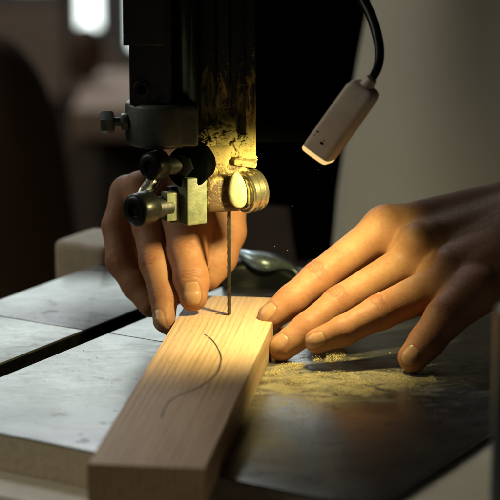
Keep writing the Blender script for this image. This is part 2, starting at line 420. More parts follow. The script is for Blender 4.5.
bm = bmesh.new(); box(bm, X(245, 162, .2), (1.35, 1.3, .36), (Vector((.98, 0, -.17)), Vector((0, 1, 0)), Vector((.17, 0, .98))), .14, 4)
bobj('lip', bm, M['brown'], saw)
# dusty back plate (guide channel) with lit right edge, ragged dust heap at its foot
x0, x1 = X(197, 60, 1.7).x, X(256, 60, 1.4).x; z0 = X(230, 168, 1.7).z
bm = bmesh.new(); box(bm, ((x0+x1)/2, 2.1, z0+9), (x1-x0, .7, 18), None, .08)
box(bm, (x1-.30, 1.45, z0+9.4), (.58, 1.2, 17.2), None, .06)
box(bm, ((x0+x1)/2-.2, 1.5, z0+10.6), (.9, .7, 14), None, .2)
bobj('back_plate', bm, M['plate'], saw)
# dust clotted on the guide: a lumpy mound
def lumpy(name, c, size, m, parent, seed, amp=.35, n=4):
    t = bmesh.new(); bmesh.ops.create_icosphere(t, subdivisions=6, radius=1)
    from mathutils import noise as NZ
    for v in t.verts:
        k = 1 + amp*(NZ.fractal(v.co*1.7+Vector((seed, 0, 0)), .6, 2.1, 3)+.35*NZ.fractal(v.co*7+Vector((seed, 4, 0)), .5, 2.1, 4))
        v.co = Vector(c) + Vector((v.co.x*size[0], v.co.y*size[1], v.co.z*size[2]))*k
    return bobj(name, t, m, parent, angle=80)
lumpy('clotted_dust', X(214, 140, .9), (1.3, .8, .8), M['block'], saw, 3, .45)
lumpy('clotted_dust', X(238, 150, .9), (.95, .5, .9), M['block'], saw, 9, .4)
# saw housing behind and to the right, tapered cast column further back
bm = bmesh.new(); hx0, hx1 = X(256.5, 60, 3).x, X(330, 60, 3).x; hz = 11.6
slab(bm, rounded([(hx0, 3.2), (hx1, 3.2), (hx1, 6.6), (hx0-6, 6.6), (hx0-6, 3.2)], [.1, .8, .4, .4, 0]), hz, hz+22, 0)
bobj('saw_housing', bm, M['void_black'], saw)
bm = bmesh.new(); Y = 45
ps = [X(296, 262, Y), X(331, 262, Y), X(338, 190, Y), X(352, 90, Y), X(369, 0, Y), X(378, -60, Y), X(298, -60, Y), X(298, 128, Y), X(256, 132, Y), X(248, 142, Y), X(247, 196, Y), X(253, 204, Y), X(288, 207, Y)]
fr = [bm.verts.new((p.x, Y, p.z)) for p in ps]; bk = [bm.verts.new((p.x, Y+5, p.z)) for p in ps]
bm.faces.new(fr); bm.faces.new(bk[::-1])
for i in range(len(ps)): bm.faces.new((fr[i], fr[(i+1) % len(ps)], bk[(i+1) % len(ps)], bk[i]))
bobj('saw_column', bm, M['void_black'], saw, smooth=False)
# rounded black lower guard at the back of the table, its pale sheen modelled as a strip on top
gp = [X(222, 262, 15), X(240, 257, 15), X(262, 258, 15), X(282, 263, 14.5), X(298, 274, 14), X(305, 290, 13.5)]
bm = bmesh.new()
sp_ = spline(gp, 8); rows = []
for i, p in enumerate(sp_):
    f = i/(len(sp_)-1)
    ring = []
    for dy, zf in ((-1.3, -1), (-1.3, -.55), (-1.15, -.15), (-.7, 0), (0, .10), (1.2, .05), (2.5, -.2), (2.8, -1)):
        z = p.z + zf*.9 if zf > -.9 else .02
        ring.append(bm.verts.new((p.x, p.y+dy, max(z, .02))))
    rows.append(ring)
for a, b in zip(rows, rows[1:]):
    for i in range(len(a)-1): bm.faces.new((a[i], b[i], b[i+1], a[i+1]))
bm.faces.new(rows[0]); bm.faces.new(rows[-1][::-1])
bobj('rear_guard', bm, M['black_gloss'], saw, angle=60)
lg = worn('pale_highlight', (.30, .38, .44), (.24, .30, .35), .3, .7)  # bluish highlight of the guard, put into the strip's own colour
bm = bmesh.new(); rp = spline([X(230, 256, 14.2), X(241, 254, 14), X(254, 260, 13.2), X(266, 264, 12.9), X(280, 264, 13.2), X(293, 269, 13.4), X(302, 281, 13)], 6)
tube(bm, rp, [.12+.42*max(0, math.sin(math.pi*min(1, i/(len(rp)-1)*1.15)))**1.5 for i in range(len(rp))], 20); bobj('guard_highlight', bm, lg, saw, angle=80)
# dark upright handle in the right foreground
bm = bmesh.new(); hp = ptz(503, 480, -6)
lt = X(500, 306, -34)
box(bm, (X(493.5, 400, -34).x+1.0, -34, lt.z-8), (2.0, 1.6, 16), None, .5, 4)
bobj('table_lock_lever', bm, worn('blue_black_metal', (.035, .05, .05), (.02, .03, .032), .35), saw)

# ------------------------------------------------------------------ wooden piece
BE = math.radians(7.5); WD = Vector((math.sin(BE), math.cos(BE), 0)); WX = Vector((math.cos(BE), -math.sin(BE), 0))
board = None
bm = bmesh.new(); slab(bm, [WD*-27.2+WX*-2.82, WD*-27.2+WX*2.72, WD*4.4+WX*2.72, WD*4.4+WX*-2.95], .02, 1.9, .07, 3)
board = bobj('wooden_board', bm, M['wood'], None, (-3.4, -26, 0), angle=30)
tag(board, 'pale rectangular hardwood board with pencil curve, pushed up to the blade', 'wooden board')
pl = [(204, 334), (211, 339), (217, 347), (221, 358), (218, 371), (211, 379), (201, 386), (190, 391), (177, 396), (169, 402), (164, 410), (161, 418)]
sp_ = [ptz(u, v, 1.904) for u, v in pl]; sp_ = spline(sp_, 6)
bm = bmesh.new()
def ribbon(bm, pts, w, th=.006):
    rows = []
    for i, p in enumerate(pts):
        d = (pts[min(i+1, len(pts)-1)]-pts[max(i-1, 0)]).normalized(); n = Vector((-d.y, d.x, 0)); ww = w*(.8+.4*random.random())
        rows.append([bm.verts.new(p+n*ww/2), bm.verts.new(p+n*ww/4+Vector((0, 0, th))), bm.verts.new(p-n*ww/4+Vector((0, 0, th))), bm.verts.new(p-n*ww/2)])
    for a, b in zip(rows, rows[1:]):
        for i in range(3): bm.faces.new((a[i], a[i+1], b[i+1], b[i]))
ribbon(bm, sp_, .095)
bobj('pencil_line', bm, M['graphite'], board)
bm = bmesh.new(); ribbon(bm, [ptz(u, v, 1.904) for u, v in ((215, 313.5), (220, 314), (225, 315), (229, 315.5))], .09); bobj('saw_kerf', bm, M['slot'], board)

# ------------------------------------------------------------------ work lamp
lamp = empty('work_lamp', ptd(345, 120, -2), 'small pale plastic work lamp on a bent black metal neck, shining down at the board', 'lamp')
e0 = ptd(316.5, 156, -7.0); e1 = ptd(366.5, 86, -9.2)
d = (e1-e0).normalized(); vw = ray(340, 120).normalized()
sx = d.cross(vw).normalized(); rz = 0.30; nx = (sx*math.cos(rz)+vw*math.sin(rz)).normalized(); ny = d.cross(nx).normalized()
Lh = (e1-e0).length
def supell(w, h, n=40, e=5.5):
    o = []
    for i in range(n):
        a = 2*math.pi*i/n; c_, s_ = math.cos(a), math.sin(a)
        o.append((w*math.copysign(abs(c_)**(2/e), c_), h*math.copysign(abs(s_)**(2/e), s_)))
    return o
def loft(bm, secs, cap=True):
    rings = []
    for c_, w, h in secs: rings.append([bm.verts.new(c_+nx*x+ny*y) for x, y in supell(w, h)])
    for a, b in zip(rings, rings[1:]):
        for i in range(40): bm.faces.new((a[i], a[(i+1) % 40], b[(i+1) % 40], b[i]))
    if cap: bm.faces.new(rings[0][::-1]); bm.faces.new(rings[-1])
bm = bmesh.new()
loft(bm, [(e0+d*.302, .88, .66), (e0+d*.6, .90, .68), (e0+d*(Lh*.55), .90, .68), (e0+d*(Lh-.45), .88, .66), (e0+d*(Lh-.15), .80, .60), (e0+d*Lh, .62, .48)])
head = bobj('lamp_head', bm, M['lampbody'], lamp, angle=60)
bm = bmesh.new()
loft(bm, [(e0-d*.02, .70, .48), (e0+d*.02, .80, .57), (e0+d*.12, .87, .64), (e0+d*.30, .885, .655)])
m, nt, p = mat('glowing_diffuser'); p.inputs['Base Color'].default_value = (.7, .6, .35, 1)
p.inputs['Emission Color'].default_value = (1, .66, .24, 1); p.inputs['Emission Strength'].default_value = .8
bobj('diffuser', bm, m, head, angle=60)
bm = bmesh.new()
for (u, v, r) in ((326, 140, .11), (322, 127, .07), (329, 137, .05), (318, 131, .04)):
    q = ptd(u, v, -7.4)
    # press each speck on to the front face of the head
    rel = q-e0; a_ = rel.dot(d); b_ = rel.dot(nx); sgn = -1 if ny.dot(vw) > 0 else 1
    pos = e0+d*a_+nx*b_+ny*(sgn*.675)
    t = bmesh.new(); bmesh.ops.create_icosphere(t, subdivisions=2, radius=r); mp = {}
    for vv in t.verts: mp[vv.index] = bm.verts.new(pos+nx*vv.co.x*1.2+d*vv.co.y*.8+ny*vv.co.z*.2)
    for f in t.faces: bm.faces.new([mp[x.index] for x in f.verts])
    t.free()
bobj('grime_speck', bm, M['slot'], head)
bm = bmesh.new(); neck = [ptd(u, v, t) for u, v, t in ((340, -60, -3), (352, -25, -5), (362, -2, -6.2), (371, 16, -7), (377, 35, -7.6), (379.5, 52, -8.2), (378, 66, -8.6), (373, 77, -9), (367, 86, -9.2))]
tube(bm, spline(neck, 8), [.34-.12*min(1, i/64) for i in range(65)], 24); bobj('lamp_neck', bm, M['black_gloss'], lamp, angle=80)
bm = bmesh.new(); cyl(bm, e1-d*.2, e1+d*.55, .42, .34, bev=.08); bobj('neck_ferrule', bm, M['lampbody'], lamp)
ld = bpy.data.lights.new('work_lamp_light', 'SPOT'); ld.energy = 1.45; ld.color = (1, .83, .33); ld.spot_size = math.radians(134); ld.spot_blend = .6; ld.shadow_soft_size = .006
lo = bpy.data.objects.new('work_lamp_light', ld); COL.objects.link(lo); lpos = e0-d*.25; lo.location = lpos*S
aim = Vector((-.31, .42, -.85)); lo.rotation_euler = aim.to_track_quat('-Z', 'Y').to_euler()
LAMP = lpos

# ------------------------------------------------------------------ hands: signed distance fields polygonised once
def smin(a, b, k):
    h = np.maximum(k-np.abs(a-b), 0)/k
    return np.minimum(a, b)-h*h*k*.25
def seg(P, a, b, ra, rb, flat=None):
    """tapered capsule; flat=(normal, factor) squeezes it along a direction"""
    a = np.array(a, np.float32); b = np.array(b, np.float32)
    pa = P-a; ba = b-a
    h = np.clip((pa@ba)/max(float(ba@ba), 1e-6), 0, 1)
    dd = pa-h[:, None]*ba
    if flat is not None:
        n = np.array(flat[0], np.float32); n /= np.linalg.norm(n); k = dd@n
        dd = dd+(k*(flat[1]-1))[:, None]*n
    return np.sqrt((dd*dd).sum(1))-(ra+(rb-ra)*h)
class Finger:
    def __init__(s, pts, rad, joints=(), n=None, k=.25, kp=.5, nail=None, curl=1.0):
        s.p = [np.array(p, np.float32) for p in pts]; s.r = rad; s.k = k; s.kp = kp; s.nail = nail
        s.n = np.array(n, np.float32) if n is not None else None
        s.joints = joints
    def eval(s, P):
        d = None
        for i in range(len(s.p)-1):
            e = seg(P, s.p[i], s.p[i+1], s.r[i], s.r[i+1])
            d = e if d is None else smin(d, e, s.k)
        return d
    def creases(s, P, d):
        """returns groove depth from knuckle folds on the back of the finger"""
        g = np.zeros(len(P), np.float32)
        if s.n is None: return g
        for (i, offs, depth, wd) in s.joints:
            j = s.p[i]; ax = s.p[i]-s.p[i+1 if i+1 < len(s.p) else i-1]; ax = ax/np.linalg.norm(ax)
            rel = P-j; a = rel@ax; n = s.n - ax*(s.n@ax); n = n/np.linalg.norm(n); side = np.cross(ax, n)
            up = rel@n; sd = rel@side; rr = s.r[i]
            mask = np.clip((up/rr-.05)/.5, 0, 1)*np.exp(-((sd/(rr*.85))**4))*(np.abs(a) < 1.2)
            for o in offs:
                bend = o*(1+.0*sd)+np.sign(o+1e-6)*(-.25)*(sd/rr)**2*abs(o)*1.6+.05*np.sin(sd*9+o*30)
                g += depth*mask*np.exp(-(((a-bend)/wd)**2))
        return g
class Hand:
    def __init__(s, palm, fingers, extra=(), kpalm=.9): s.palm = palm; s.f = fingers; s.x = extra; s.kpalm = kpalm
    def eval(s, P, aux=False):
        d = None
        for a, b, ra, rb, fl in s.palm:
            e = seg(P, a, b, ra, rb, fl); d = e if d is None else smin(d, e, s.kpalm)
        for a, b, ra, rb, k in s.x: d = smin(d, seg(P, a, b, ra, rb), k)
        tot = d; G = np.zeros(len(P), np.float32)
        for f in s.f:
            fd = f.eval(P); near = fd < .35
            g = np.zeros(len(P), np.float32)
            if near.any(): g[near] = f.creases(P[near], fd[near])
            own = smin(d, fd, f.kp)+g
            upd = own < tot
            G = np.where(upd | (tot > own-.1), np.maximum(G*.0+g, g), G)
            tot = smin(tot, own, .07)
        return (tot, G) if aux else tot
def surface_nets(fn, lo, hi, h):
    lo = np.array(lo, np.float32); hi = np.array(hi, np.float32)
    n = np.ceil((hi-lo)/h).astype(int)+1
    # coarse cull
    cs_ = 8; big = 1e3
    D = np.full(n, big, np.float32)
    ax = [lo[i]+h*np.arange(n[i], dtype=np.float32) for i in range(3)]
    bx = [range(0, n[i], cs_) for i in range(3)]
    cen = []; ids = []
    for i in bx[0]:
        for j in bx[1]:
            for k in bx[2]:
                ids.append((i, j, k)); cen.append((lo[0]+h*(i+cs_/2), lo[1]+h*(j+cs_/2), lo[2]+h*(k+cs_/2)))
    cv = fn(np.array(cen, np.float32)); lim = h*cs_*1.0*1.9+.3
    for (i, j, k), v in zip(ids, cv):
        sl = (slice(i, min(i+cs_, n[0])), slice(j, min(j+cs_, n[1])), slice(k, min(k+cs_, n[2])))
        if abs(v) > lim: D[sl] = np.sign(v)*big; continue
        g = np.stack(np.meshgrid(ax[0][sl[0]], ax[1][sl[1]], ax[2][sl[2]], indexing='ij'), -1)
        D[sl] = fn(g.reshape(-1, 3)).reshape(g.shape[:3])
    ins = D < 0; nx_, ny_, nz_ = n-1
    acc = np.zeros((nx_, ny_, nz_, 3), np.float32); cnt = np.zeros((nx_, ny_, nz_), np.int32)
    corners = [(0,0,0),(1,0,0),(0,1,0),(1,1,0),(0,0,1),(1,0,1),(0,1,1),(1,1,1)]
    edges = [(a, b) for a in range(8) for b in range(a+1, 8) if sum(abs(corners[a][q]-corners[b][q]) for q in range(3)) == 1]
    def cor(A, c): return A[c[0]:c[0]+nx_, c[1]:c[1]+ny_, c[2]:c[2]+nz_]
    for a, b in edges:
        ca, cb = corners[a], corners[b]; m_ = cor(ins, ca) != cor(ins, cb)
        idx = np.nonzero(m_); da = cor(D, ca)[idx]; db = cor(D, cb)[idx]; t = da/(da-db)
        pt = np.array(ca, np.float32)+t[:, None]*(np.array(cb, np.float32)-np.array(ca, np.float32))
        acc[idx] += pt; cnt[idx] += 1
    cells = np.nonzero(cnt); vid = np.full(cnt.shape, -1, np.int64); vid[cells] = np.arange(len(cells[0]))
    V = lo+h*(np.stack(cells, 1)+acc[cells]/cnt[cells][:, None])
    faces = []
    for axn in range(3):
        o1, o2 = [(1, 2), (2, 0), (0, 1)][axn]
        sa = [slice(None)]*3; sb = [slice(None)]*3; sa[axn] = slice(0, -1); sb[axn] = slice(1, None)
        a_ = ins[tuple(sa)]; b_ = ins[tuple(sb)]; idx = np.stack(np.nonzero(a_ != b_), 1)
        idx = idx[(idx[:, o1] > 0) & (idx[:, o2] > 0) & (idx[:, o1] < cnt.shape[o1]) & (idx[:, o2] < cnt.shape[o2])]
        e1_ = np.zeros(3, int); e1_[o1] = 1; e2_ = np.zeros(3, int); e2_[o2] = 1
        q = np.stack([vid[tuple((idx-e1_-e2_).T)], vid[tuple((idx-e2_).T)], vid[tuple(idx.T)], vid[tuple((idx-e1_).T)]], 1)
        fl = a_[tuple(idx.T)]; q[~fl] = q[~fl][:, ::-1]; faces.append(q)
    Fq = np.concatenate(faces); Fq = Fq[(Fq >= 0).all(1)]
    return V, Fq
def project(fn, V, it=4):
    for _ in range(it):
        d = fn(V.astype(np.float32)); e = .03
        g = np.stack([fn((V+np.eye(3)[i]*e).astype(np.float32))-d for i in range(3)], 1)/e
        g /= np.maximum((g*g).sum(1), 1e-4)[:, None]
        V = V-np.clip(d, -.05, .05)[:, None]*g
    return V
def nail_patch(fn, tip, prev, n, w, L, back=.15, nu=22, nv=26):
    """curved plate following the fingertip; n = direction the nail faces"""
    tip = np.array(tip, float); prev = np.array(prev, float); ax = tip-prev; ax /= np.linalg.norm(ax)
    n = np.array(n, float); n = n-ax*(n@ax); n /= np.linalg.norm(n); sd = np.cross(ax, n)
    P = []
    for j in range(nv):
        for i in range(nu):
            x = -1+2*i/(nu-1); y = -1+2*j/(nv-1)
            # superellipse mapping of the square
            xs = x*math.sqrt(max(0, 1-abs(y)**2.6*.72)); 
            P.append(tip+sd*(xs*w/2)+ax*(back+y*L/2+.06*(1-xs*xs)*(1 if y > 0 else -1)*abs(y))+n*1.6)
    P = np.array(P); O = P.copy()
    for _ in range(24):
        d = fn(P.astype(np.float32)); P = P-n*np.clip(d, -.3, .3)[:, None]*.8
    res = []
    idx = 0
    for j in range(nv):
        for i in range(nu):
            x = -1+2*i/(nu-1); y = -1+2*j/(nv-1); ed = max(abs(x), abs(y))
            lift = .018*(1-ed**6)-.02*(ed**6)
            if y > .75: lift += .02*(y-.75)/.25*(1-abs(x)**4)
            res.append(P[idx]+n*lift); idx += 1
    res = np.array(res); V = list(res)
    V += [p-n*.09 for p in res]; off = nu*nv
    Fc = []
    for j in range(nv-1):
        for i in range(nu-1):
            a = j*nu+i; Fc.append((a, a+1, a+1+nu, a+nu)); Fc.append((off+a, off+a+nu, off+a+1+nu, off+a+1))
    bd = [i for i in range(nu)]+[j*nu+nu-1 for j in range(1, nv)]+[(nv-1)*nu+i for i in range(nu-2, -1, -1)]+[j*nu for j in range(nv-2, 0, -1)]
    for a, b in zip(bd, bd[1:]+bd[:1]): Fc.append((a, off+a, off+b, b))
    return np.array(V), np.array(Fc)

def vt(v): return np.array(v[:], np.float32)
up = Vector((0, .231, .973)); tocam = -ray(350, 280).normalized()
# ---- left hand (right side of the picture), lying on the board edge
W1 = ptd(532, 240, 2.5); E1 = Vector((44, 24, 20))
mi = [ptd(386, 230, 1.6), ptd(427, 243, 0.2), ptd(449, 270, -1.6), ptd(468, 295, -3.0)]
nrm = vt((up*.85+tocam*.5).normalized())
Fi = Finger([ptd(386, 228, 1.6), ptd(319, 279.5, .2), ptd(292, 301, -.4), ptd(271, 317, -.7)], [1.2, 1.08, .95, .80],
            [(1, (-.30, -.12, .08, .26, .42), .042, .07), (2, (-.1, .08), .016, .05)], nrm, .3, .7)
Fm = Finger([ptd(426, 252, .2), ptd(340, 303, -1.5), ptd(307, 329, -2.2), ptd(282, 347.5, -2.6)], [1.2, 1.0, .90, .80],
            [(1, (-.32, -.14, .06, .26, .44), .042, .07), (2, (-.1, .08), .016, .05)], nrm, .3, .7)
Fr = Finger([ptd(450, 281, -1.6), ptd(380, 312, -3.6), ptd(343, 331, -4.2), ptd(317, 341, -4.2)], [1.3, 1.0, .84, .70],
            [(1, (-.3, -.12, .08, .26), .05, .06), (2, (-.1, .08), .016, .05)], nrm, .3, .7)
np_ = vt((up*.45+tocam*.9+Vector((-.1, 0, 0))).normalized())
Fp = Finger([ptd(474, 292, -3.0), ptd(445, 318, -4.2), ptd(427, 341, -4.8), ptd(413, 357.5, -5.0)], [1.45, 1.14, .98, .86],
            [(1, (-.2, 0., .2), .025, .06), (2, (-.16, 0.02, .2), .02, .05)], np_, .3, .55)
Th = Finger([ptd(400, 262, 3.6), ptd(350, 300, 3.2), ptd(318, 318, 2.2)], [1.2, .95, .75], (), nrm, .3, .8)   # thumb, behind the fingers
fw = ptd(700, 205, 9)
palm1 = [(vt(mi[0]), vt(ptd(500, 216, 2.6)), .98, 1.25, None), (vt(mi[1]), vt(ptd(520, 235, 1.0)), 1.02, 1.5, None),
         (vt(mi[2]), vt(ptd(520, 256, -.2)), 1.0, 1.5, None), (vt(mi[3]), vt(ptd(520, 270, -.4)), 1.1, 1.7, None),
         (vt(ptd(395, 245, 2.4)), vt(ptd(505, 250, 2.6)), 1.0, 1.9, None),
         (vt(ptd(450, 265, .6)), vt(ptd(530, 250, 1)), 1.3, 2.4, None), (vt(ptd(432, 300, -2.2)), vt(ptd(500, 272, -.6)), .8, 1.7, None),
         (vt(ptd(425, 262, .2)), vt(ptd(530, 240, .8)), 1.35, 2.3, None), (vt(ptd(455, 282, -1.6)), vt(ptd(530, 256, .2)), 1.25, 2.2, None), (vt(ptd(405, 238, 1.6)), vt(ptd(520, 222, 2)), 1.15, 1.9, None), (vt(W1), vt(fw), 2.75, 3.5, None)]
extra1 = [(vt(ptd(384, 226, 1.3)), vt(ptd(390, 225, 1.6)), 1.12, 1.0, .4), (vt(ptd(418, 244, -.5)), vt(ptd(426, 241, -.1)), 1.2, 1.1, .35),
          (vt(ptd(392, 221, 1.4)), vt(ptd(500, 196, 2.2)), .75, .8, .6), (vt(ptd(437, 234, -.2)), vt(ptd(520, 212, .8)), .7, .5, .5),
          (vt(ptd(452, 262, -1.8)), vt(ptd(530, 232, -.4)), .75, .5, .5),
          (vt(ptd(450, 268, -1.9)), vt(ptd(455, 266, -1.8)), 1.05, .95, .35)]
H1 = Hand(palm1, [Fi, Fm, Fr, Fp, Th], extra1, 1.3)
# ---- right hand (left side of the picture), coming round behind the guide
nr2 = vt((tocam*.9+up*.35).normalized())
T2 = Finger([ptd(187, 222, 2.2), ptd(187, 252, 1.4), ptd(192, 280, .4), ptd(193, 297, .0)], [1.45, 1.14, 1.02, .84],
            [(1, (-.35, -.15, .1), .02, .07), (2, (-.22, -.02, .18), .03, .06)], nr2, .4, .8)
I2 = Finger([ptd(140, 188, 3.6), ptd(148, 226, 2.8), ptd(155, 263, 1.6), ptd(164, 296, .6), ptd(164, 321, -.1)], [1.0, .92, .90, .82, .66],
            [(2, (-.35, -.15, .08, .3), .03, .07), (1, (-.2, .1), .015, .07), (3, (-.1, .1), .015, .05)], vt((tocam*.8+up*.1+Vector((-.5, 0, 0))).normalized()), .35, .5)
M2 = Finger([ptd(127, 192, 4.6), ptd(117, 226, 4.4), ptd(121, 262, 3.6), ptd(136, 285, 3.0), ptd(150, 306, 2.2)], [.98, .88, .88, .82, .68],
            [(2, (-.3, -.1, .1, .3), .025, .07)], vt((tocam*.6+Vector((-.8, 0, 0))).normalized()), .35, .5)
R2 = Finger([ptd(150, 210, 6), ptd(135, 245, 6.4), ptd(142, 272, 5.6), ptd(160, 290, 4.6)], [.95, .85, .8, .7], (), None, .35, .5)
B2 = Finger([ptd(222, 205, 4.2), ptd(226, 232, 3.6), ptd(220, 257, 3.2), ptd(210, 279, 2.4)], [1.25, 1.16, .98, .6],
            [(1, (-.2, .1), .015, .07)], nr2, .4, 1.1)
WR2 = Vector((-1.6, 10.5, 11)); E2 = Vector((3, 36, 33))
palm2 = [(vt(ptd(140, 190, 4)), vt(ptd(195, 175, 6)), .95, 1.6, None), (vt(ptd(127, 194, 5)), vt(ptd(195, 190, 8)), .95, 1.6, None),
         (vt(ptd(187, 215, 3)), vt(ptd(205, 180, 6)), 1.3, 1.8, None), (vt(ptd(222, 205, 4.4)), vt(ptd(215, 175, 7)), 1.2, 1.8, None),
         (vt(ptd(208, 222, 3.6)), vt(ptd(209, 262, 2.8)), 1.15, .9, None), (vt(ptd(200, 185, 7)), vt(WR2), 2.0, 2.5, None), (vt(ptd(165, 215, 6.5)), vt(ptd(200, 200, 7)), 1.3, 1.5, None),
         (vt(WR2), vt(WR2+(E2-WR2)*.45), 2.5, 3.2, None)]
H2 = Hand(palm2, [T2, I2, M2, R2, B2], [], .8)

# ---- arms, shoulders, trunk, neck and head of the worker (out of focus or out of frame)
SH1 = Vector((44, 70, 54)); SH2 = Vector((9, 68, 54)); TR = Vector((27, 72, 20))
def bodyfn(P):
    L = [seg(P, vt(W1+(fw-W1)*.45), vt(E1), 3.0, 4.2), seg(P, vt(E1), vt(SH1), 4.4, 6), seg(P, vt(WR2+(E2-WR2)*.25), vt(E2), 2.75, 4.0),
         seg(P, vt(E2), vt(SH2), 4.2, 6), seg(P, vt((17, 72, 50)), vt((37, 74, 50)), 9, 9), seg(P, vt((20, 72, 45)), vt((20, 74, -20)), 11, 10.5),
         seg(P, vt((35, 74, 45)), vt((35, 74, -20)), 11, 10.5), seg(P, vt((27, 73, 55)), vt((27, 70, 72)), 6.5, 5.8),
         seg(P, vt((27, 66, 84)), vt((27, 68, 76)), 9.4, 7.5), seg(P, vt((27, 60.5, 80)), vt((27, 59.2, 78)), 1.6, 1.4)]
    d = L[0]
    for e in L[1:]: d = smin(d, e, 2.5)
    return d
parts = []
def mesh_hand(H, lo, hi, h=.085):
    fn = H.eval; V, Fq = surface_nets(fn, lo, hi, h)
    d, G = H.eval(V.astype(np.float32), True)
    fl = np.zeros(len(V), np.float32)
    for f in H.f:
        for i, p in enumerate(f.p):
            rr = f.r[i]*1.5 if 0 < i < len(f.p)-1 else f.r[i]*1.25
            fl = np.maximum(fl, np.exp(-((np.linalg.norm(V-p, axis=1)/rr)**3))*(1 if i else .6))
    return V, Fq, fl, np.clip(G/.03, 0, 1)
v1 = mesh_hand(H1, (1, -12, -1), (31, 14, 17)); v2 = mesh_hand(H2, (-9, -4, 0), (8, 24, 18))
v3V, v3F = surface_nets(bodyfn, (-8, 5, -33), (62, 92, 97), 1.0)
NL = []
NL.append(nail_patch(H1.eval, Fi.p[3], Fi.p[2], vt((up*.6+tocam*.75+Vector((-.12, 0, 0))).normalized()), 0.95, 1.10, .10))
NL.append(nail_patch(H1.eval, Fm.p[3], Fm.p[2], vt((up*.55+tocam*.8+Vector((-.1, 0, 0))).normalized()), 0.93, 1.02, .08))
NL.append(nail_patch(H1.eval, Fr.p[3], Fr.p[2], vt((up*.15+tocam*.98).normalized()), .88, 1.0, .05))
NL.append(nail_patch(H1.eval, Fp.p[3], Fp.p[2], vt((up*.5+tocam*.85).normalized()), 1.0, .95, .1))
NL.append(nail_patch(H2.eval, T2.p[3], T2.p[2], vt((tocam*.95+up*.15).normalized()), 1.15, 1.2, .02))
NL.append(nail_patch(H2.eval, I2.p[4], I2.p[3], vt((tocam*.75+up*.05+Vector((-.5, 0, 0))).normalized()), .95, 1.15, .1))
for v_, nls in ((v1, NL[:4]), (v2, NL[4:])):
    for nv__, nf__ in nls:
        k_ = len(nv__)//2; nu__, nvv = 22, 26; gi = np.arange(k_).reshape(nvv, nu__)
        bdp = nv__[np.concatenate([gi[0], gi[:, 0], gi[:, -1]])]
        sel = np.nonzero(np.linalg.norm(v_[0]-nv__[:k_].mean(0), axis=1) < 1.2)[0]
        dm = np.linalg.norm(v_[0][sel][:, None]-bdp[None], axis=2).min(1)
        v_[3][sel] = np.maximum(v_[3][sel], .9*np.exp(-(dm/.075)**2))
Vs = [v1[0], v2[0], v3V]+[n[0] for n in NL]; Fs = [v1[1], v2[1], v3F]+[n[1] for n in NL]
off = 0; allF = []; mi_ = []
for i, (v, f) in enumerate(zip(Vs, Fs)):
    allF.append(f+off); mi_.append(np.full(len(f), 0 if i < 3 else 1)); off += len(v)
V = np.concatenate(Vs); Fq = np.concatenate(allF); mi_ = np.concatenate(mi_)
flush = np.concatenate([v1[2], v2[2], np.zeros(off-len(v1[0])-len(v2[0]))]); cre = np.concatenate([v1[3], v2[3], np.zeros(off-len(v1[0])-len(v2[0]))])
person = empty('person', (27, 72, 0), 'person in a grey apron holding the board against the blade with both bare hands', 'person')
me = bpy.data.meshes.new('body'); me.from_pydata(V.tolist(), [], Fq.tolist())
a_ = me.attributes.new('flush', 'FLOAT', 'POINT'); a_.data.foreach_set('value', flush.astype(np.float32))
a_ = me.attributes.new('crease', 'FLOAT', 'POINT'); a_.data.foreach_set('value', cre.astype(np.float32))
body = link('body', me, [M['skin'], M['nail']], person, smooth=False)
me.polygons.foreach_set('material_index', mi_.astype(np.int32)); me.shade_smooth()
# clothes: dark shirt with sleeves, apron hanging in vertical folds
def shirtfn(P):
    d = bodyfn(P)-.9
    cut = np.maximum(P[:, 2]-60, -(P[:, 1]-24))
    return np.maximum(d, cut)
Vh, Fh = surface_nets(shirtfn, (-9, 20, -33), (63, 93, 64), 1.0)
me = bpy.data.meshes.new('shirt'); me.from_pydata(Vh.tolist(), [], Fh.tolist()); link('shirt', me, M['shirt'], person, angle=180)
bm = bmesh.new(); rows = []
from mathutils import noise as NZ
nu_, nv_ = 220, 60
for j in range(nv_+1):
    z = -45+j*(100/nv_); ring = []
    for i in range(nu_+1):
        f = i/nu_; a_ = math.pi*(f*1.1-.05); x = 27.5-math.cos(a_)*20.5; y = 73-math.sin(a_)*15.5
        fold = .7*math.sin(f*21+.5*math.sin(z*.06)+z*.02)+2.6*(NZ.noise(Vector((x*.13, z*.02, 3))))
        fold *= .42+.5*(1-j/nv_)
        ring.append(bm.verts.new((x, y-fold, z)))
    rows.append(ring)
for a, b in zip(rows, rows[1:]):
    for i in range(nu_): bm.faces.new((a[i], a[i+1], b[i+1], b[i]))
apron = bobj('apron', bm, M['apron'], person, angle=180)
sm = apron.modifiers.new('thickness', 'SOLIDIFY'); sm.thickness = .004

